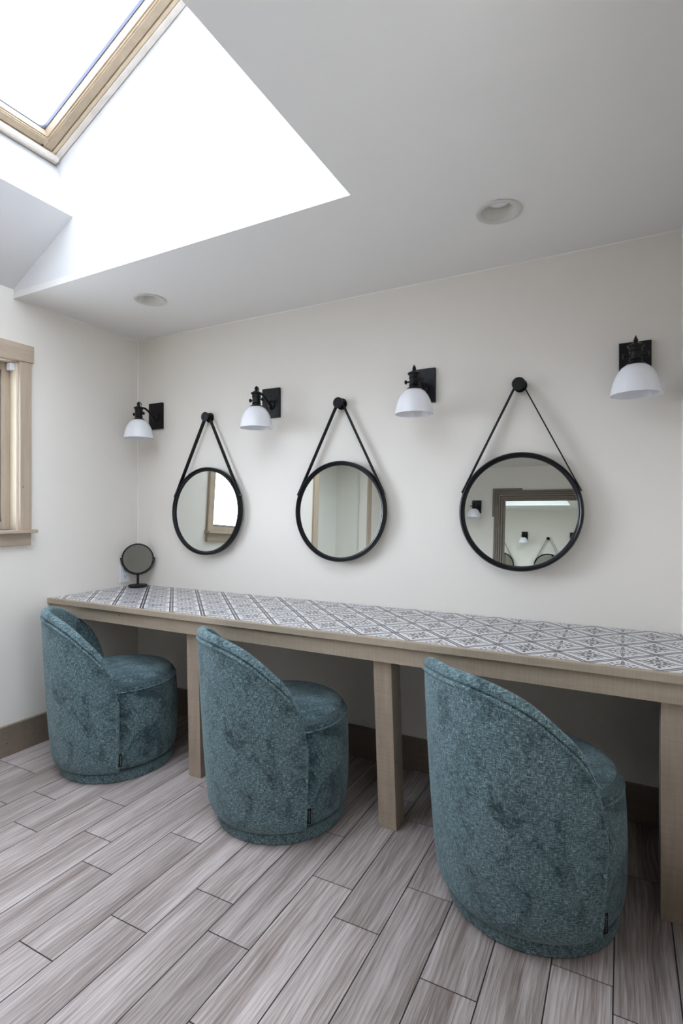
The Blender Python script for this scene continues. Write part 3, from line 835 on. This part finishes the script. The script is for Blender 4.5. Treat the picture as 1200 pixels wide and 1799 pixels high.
def make_chair():
    root = empty('barrel_chair')
    # plinth
    bm = bmesh.new(); add_lathe(bm, [(0, 0.0), (.246, 0.0), (.252, .004), (.253, .020), (.252, .038), (.247, .044), (0, .044)], 96)
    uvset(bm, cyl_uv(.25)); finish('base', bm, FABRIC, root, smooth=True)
    bm = bmesh.new(); add_lathe(bm, [(0, .043), (.225, .043), (.225, .060), (0, .060)], 64); finish('swivel_plate', bm, BLACK, root, smooth=True)
    # seat drum
    prof = [(0, .052), (.245, .052), (.257, .058), (.264, .072), (.268, .10), (.2715, .16), (.2725, .24), (.2705, .32), (.267, .372), (.2615, .398), (.2545, .416), (.243, .430), (.226, .440),
            (.20, .448), (.16, .455), (.11, .460), (.05, .462), (0, .4625)]
    fine_ = []
    for (a, b), (c, d) in zip(prof[:-1], prof[1:]):
        k = max(1, int(math.hypot(c-a, d-b) / .02))
        for i in range(k): fine_.append((a + (c-a)*i/k, b + (d-b)*i/k))
    fine_.append(prof[-1])
    bm = bmesh.new(); add_lathe(bm, fine_, 120)
    def seat_uv(f, uv):
        if f.normal.z > .7 or abs(f.normal.z) > .9:
            for l in f.loops: l[uv].uv = (l.vert.co.x + 3, l.vert.co.y)
        else: cyl_uv(.27)(f, uv)
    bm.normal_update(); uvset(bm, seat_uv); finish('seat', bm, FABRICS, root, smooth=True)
    bm = bmesh.new()
    pts = [(.2635*math.cos(2*PI*k/96), .2635*math.sin(2*PI*k/96), .396) for k in range(97)]
    add_tube(bm, pts, .0030, 8, False); uvset(bm, cyl_uv(.26)); finish('seat_piping', bm, FABRIC, root, smooth=True)
    # wrap-around shell
    NZ, NI, NA = 30, 20, 8
    secs = []
    N_ = 110
    ds = [DE * math.sin(PI/2 * (2*i/N_ - 1)) if False else -DE + 2*DE*i/N_ for i in range(N_ + 1)]
    ext_ = [DE + R for R in (.45, .85, 1.2, 1.45, 1.6)]
    tk = [.93, .78, .58, .34, .05]
    allsec = [(-e, k) for e, k in zip(ext_[::-1], tk[::-1])] + [(d, 1.0) for d in ds] + [(e, k) for e, k in zip(ext_, tk)]
    bm = bmesh.new()
    for d, k in allsec:
        Z = rim(d) - (0.010 * (1 - k)); az = R_(d); P = []
        z0 = .050
        thick = thick_
        tt = thick(Z) if Z > .4 else .026
        ra = tt / 2                          # rim arc radius
        zt = Z - ra
        outer, inner = [], []
        zl = [(z0 + (zt - .026 - z0) * j / NZ, 0.0) for j in range(NZ + 1)]
        zl += [(zt - .018, 0.0), (zt - .014, -.0015), (zt - .011, -.008), (zt - .008, -.0015), (zt - .005, .0016), (zt - .002, .0018), (zt, .0008)]
        for z, dr in zl:
            ro = rout(z, d); ri = ro - (thick(z) if Z > .4 else .026)
            rm = (ro + ri) / 2; ro += dr
            outer.append((rm + (ro - rm) * k, z)); inner.append((rm + (ri - rm) * k, z))
        ro, ri = outer[-1][0], inner[-1][0]; rm = (ro + ri) / 2
        arc = [(rm + (ro - rm) * math.cos(PI * a / NA), zt + ra * k * math.sin(PI * a / NA)) for a in range(1, NA)]
        ring_ = outer + arc + inner[::-1]
        secs.append([bm.verts.new((r * math.sin(az), -r * math.cos(az), z)) for r, z in ring_])
    for A, B in zip(secs[:-1], secs[1:]):
        n = len(A)
        for k in range(n): bm.faces.new((A[k], A[(k+1) % n], B[(k+1) % n], B[k]))
    bm.faces.new(secs[0]); bm.faces.new(secs[-1][::-1])
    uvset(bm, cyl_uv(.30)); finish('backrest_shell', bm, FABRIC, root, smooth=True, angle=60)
    # piping along the outer edge of the rim and down both front edges
    pts = []
    for j in range(0, 26):
        z = .056 + (rim(DE) - .03 - .056) * j / 26; r = rout(z, DE) + .0010
        pts.append((r * math.sin(R_(-DE)), -r * math.cos(R_(-DE)), z))
    for d in ds[::2]:
        Z = rim(d); z = Z - (thick_(Z) if Z > .4 else .026) / 2 - .020; r = rout(z, d) + .0004
        pts.append((r * math.sin(R_(d)), -r * math.cos(R_(d)), z))
    for j in range(25, -1, -1):
        z = .056 + (rim(DE) - .03 - .056) * j / 26; r = rout(z, DE) + .0010
        pts.append((r * math.sin(R_(DE)), -r * math.cos(R_(DE)), z))
    bm = bmesh.new(); add_tube(bm, pts, .0054, 8); uvset(bm, cyl_uv(.30)); finish('piping', bm, FABRIC, root, smooth=True)
    # sewn cloth tag at the front edge of the shell
    bm = bmesh.new(); az = R_(DE + 1.8); r = .2925
    c = Vector((r * math.sin(az), -r * math.cos(az), .112)); t = Vector((math.cos(az), math.sin(az), 0)); n = Vector((math.sin(az), -math.cos(az), 0))
    def slab(u0, u1, z0, z1, n0, n1, mi):
        vs = [bm.verts.new(c + t*u + n*q + Vector((0, 0, z))) for q in (n0, n1) for u, z in ((u0, z0), (u1, z0), (u1, z1), (u0, z1))]
        for f in ((0,3,2,1),(4,5,6,7),(0,1,5,4),(1,2,6,5),(2,3,7,6),(3,0,4,7)): bm.faces.new([vs[i] for i in f]).material_index = mi
    slab(-.006, .009, -.027, .027, -.001, .0006, 0)
    for k, w in enumerate((.0035, .005, .003, .0045, .0035, .0045, .003)):
        z = .020 - k * .0062; slab(.001, .001 + w, z - .0038, z, .0006, .0009, 1)
    finish('care_tag', bm, [TAGB, TAGT], root)
    return root
ch0 = make_chair()
CH = [((2.409, -.594), 'teal chenille barrel chair nearest the camera, largest, at the right end of the counter'),
      ((1.448, -.556), 'teal chenille barrel chair in the middle, between two counter legs'),
      ((.512, -.568), 'teal chenille barrel chair farthest away, by the left wall')]
for i, ((x, y), l) in enumerate(CH):
    o = ch0 if i == 0 else copy_tree(ch0)
    o.location = (x, y, 0); o.rotation_euler = (0, 0, R_((-37, -32, -34)[i]))
    tag(o, l, 'chair', 'teal barrel chairs along the counter')
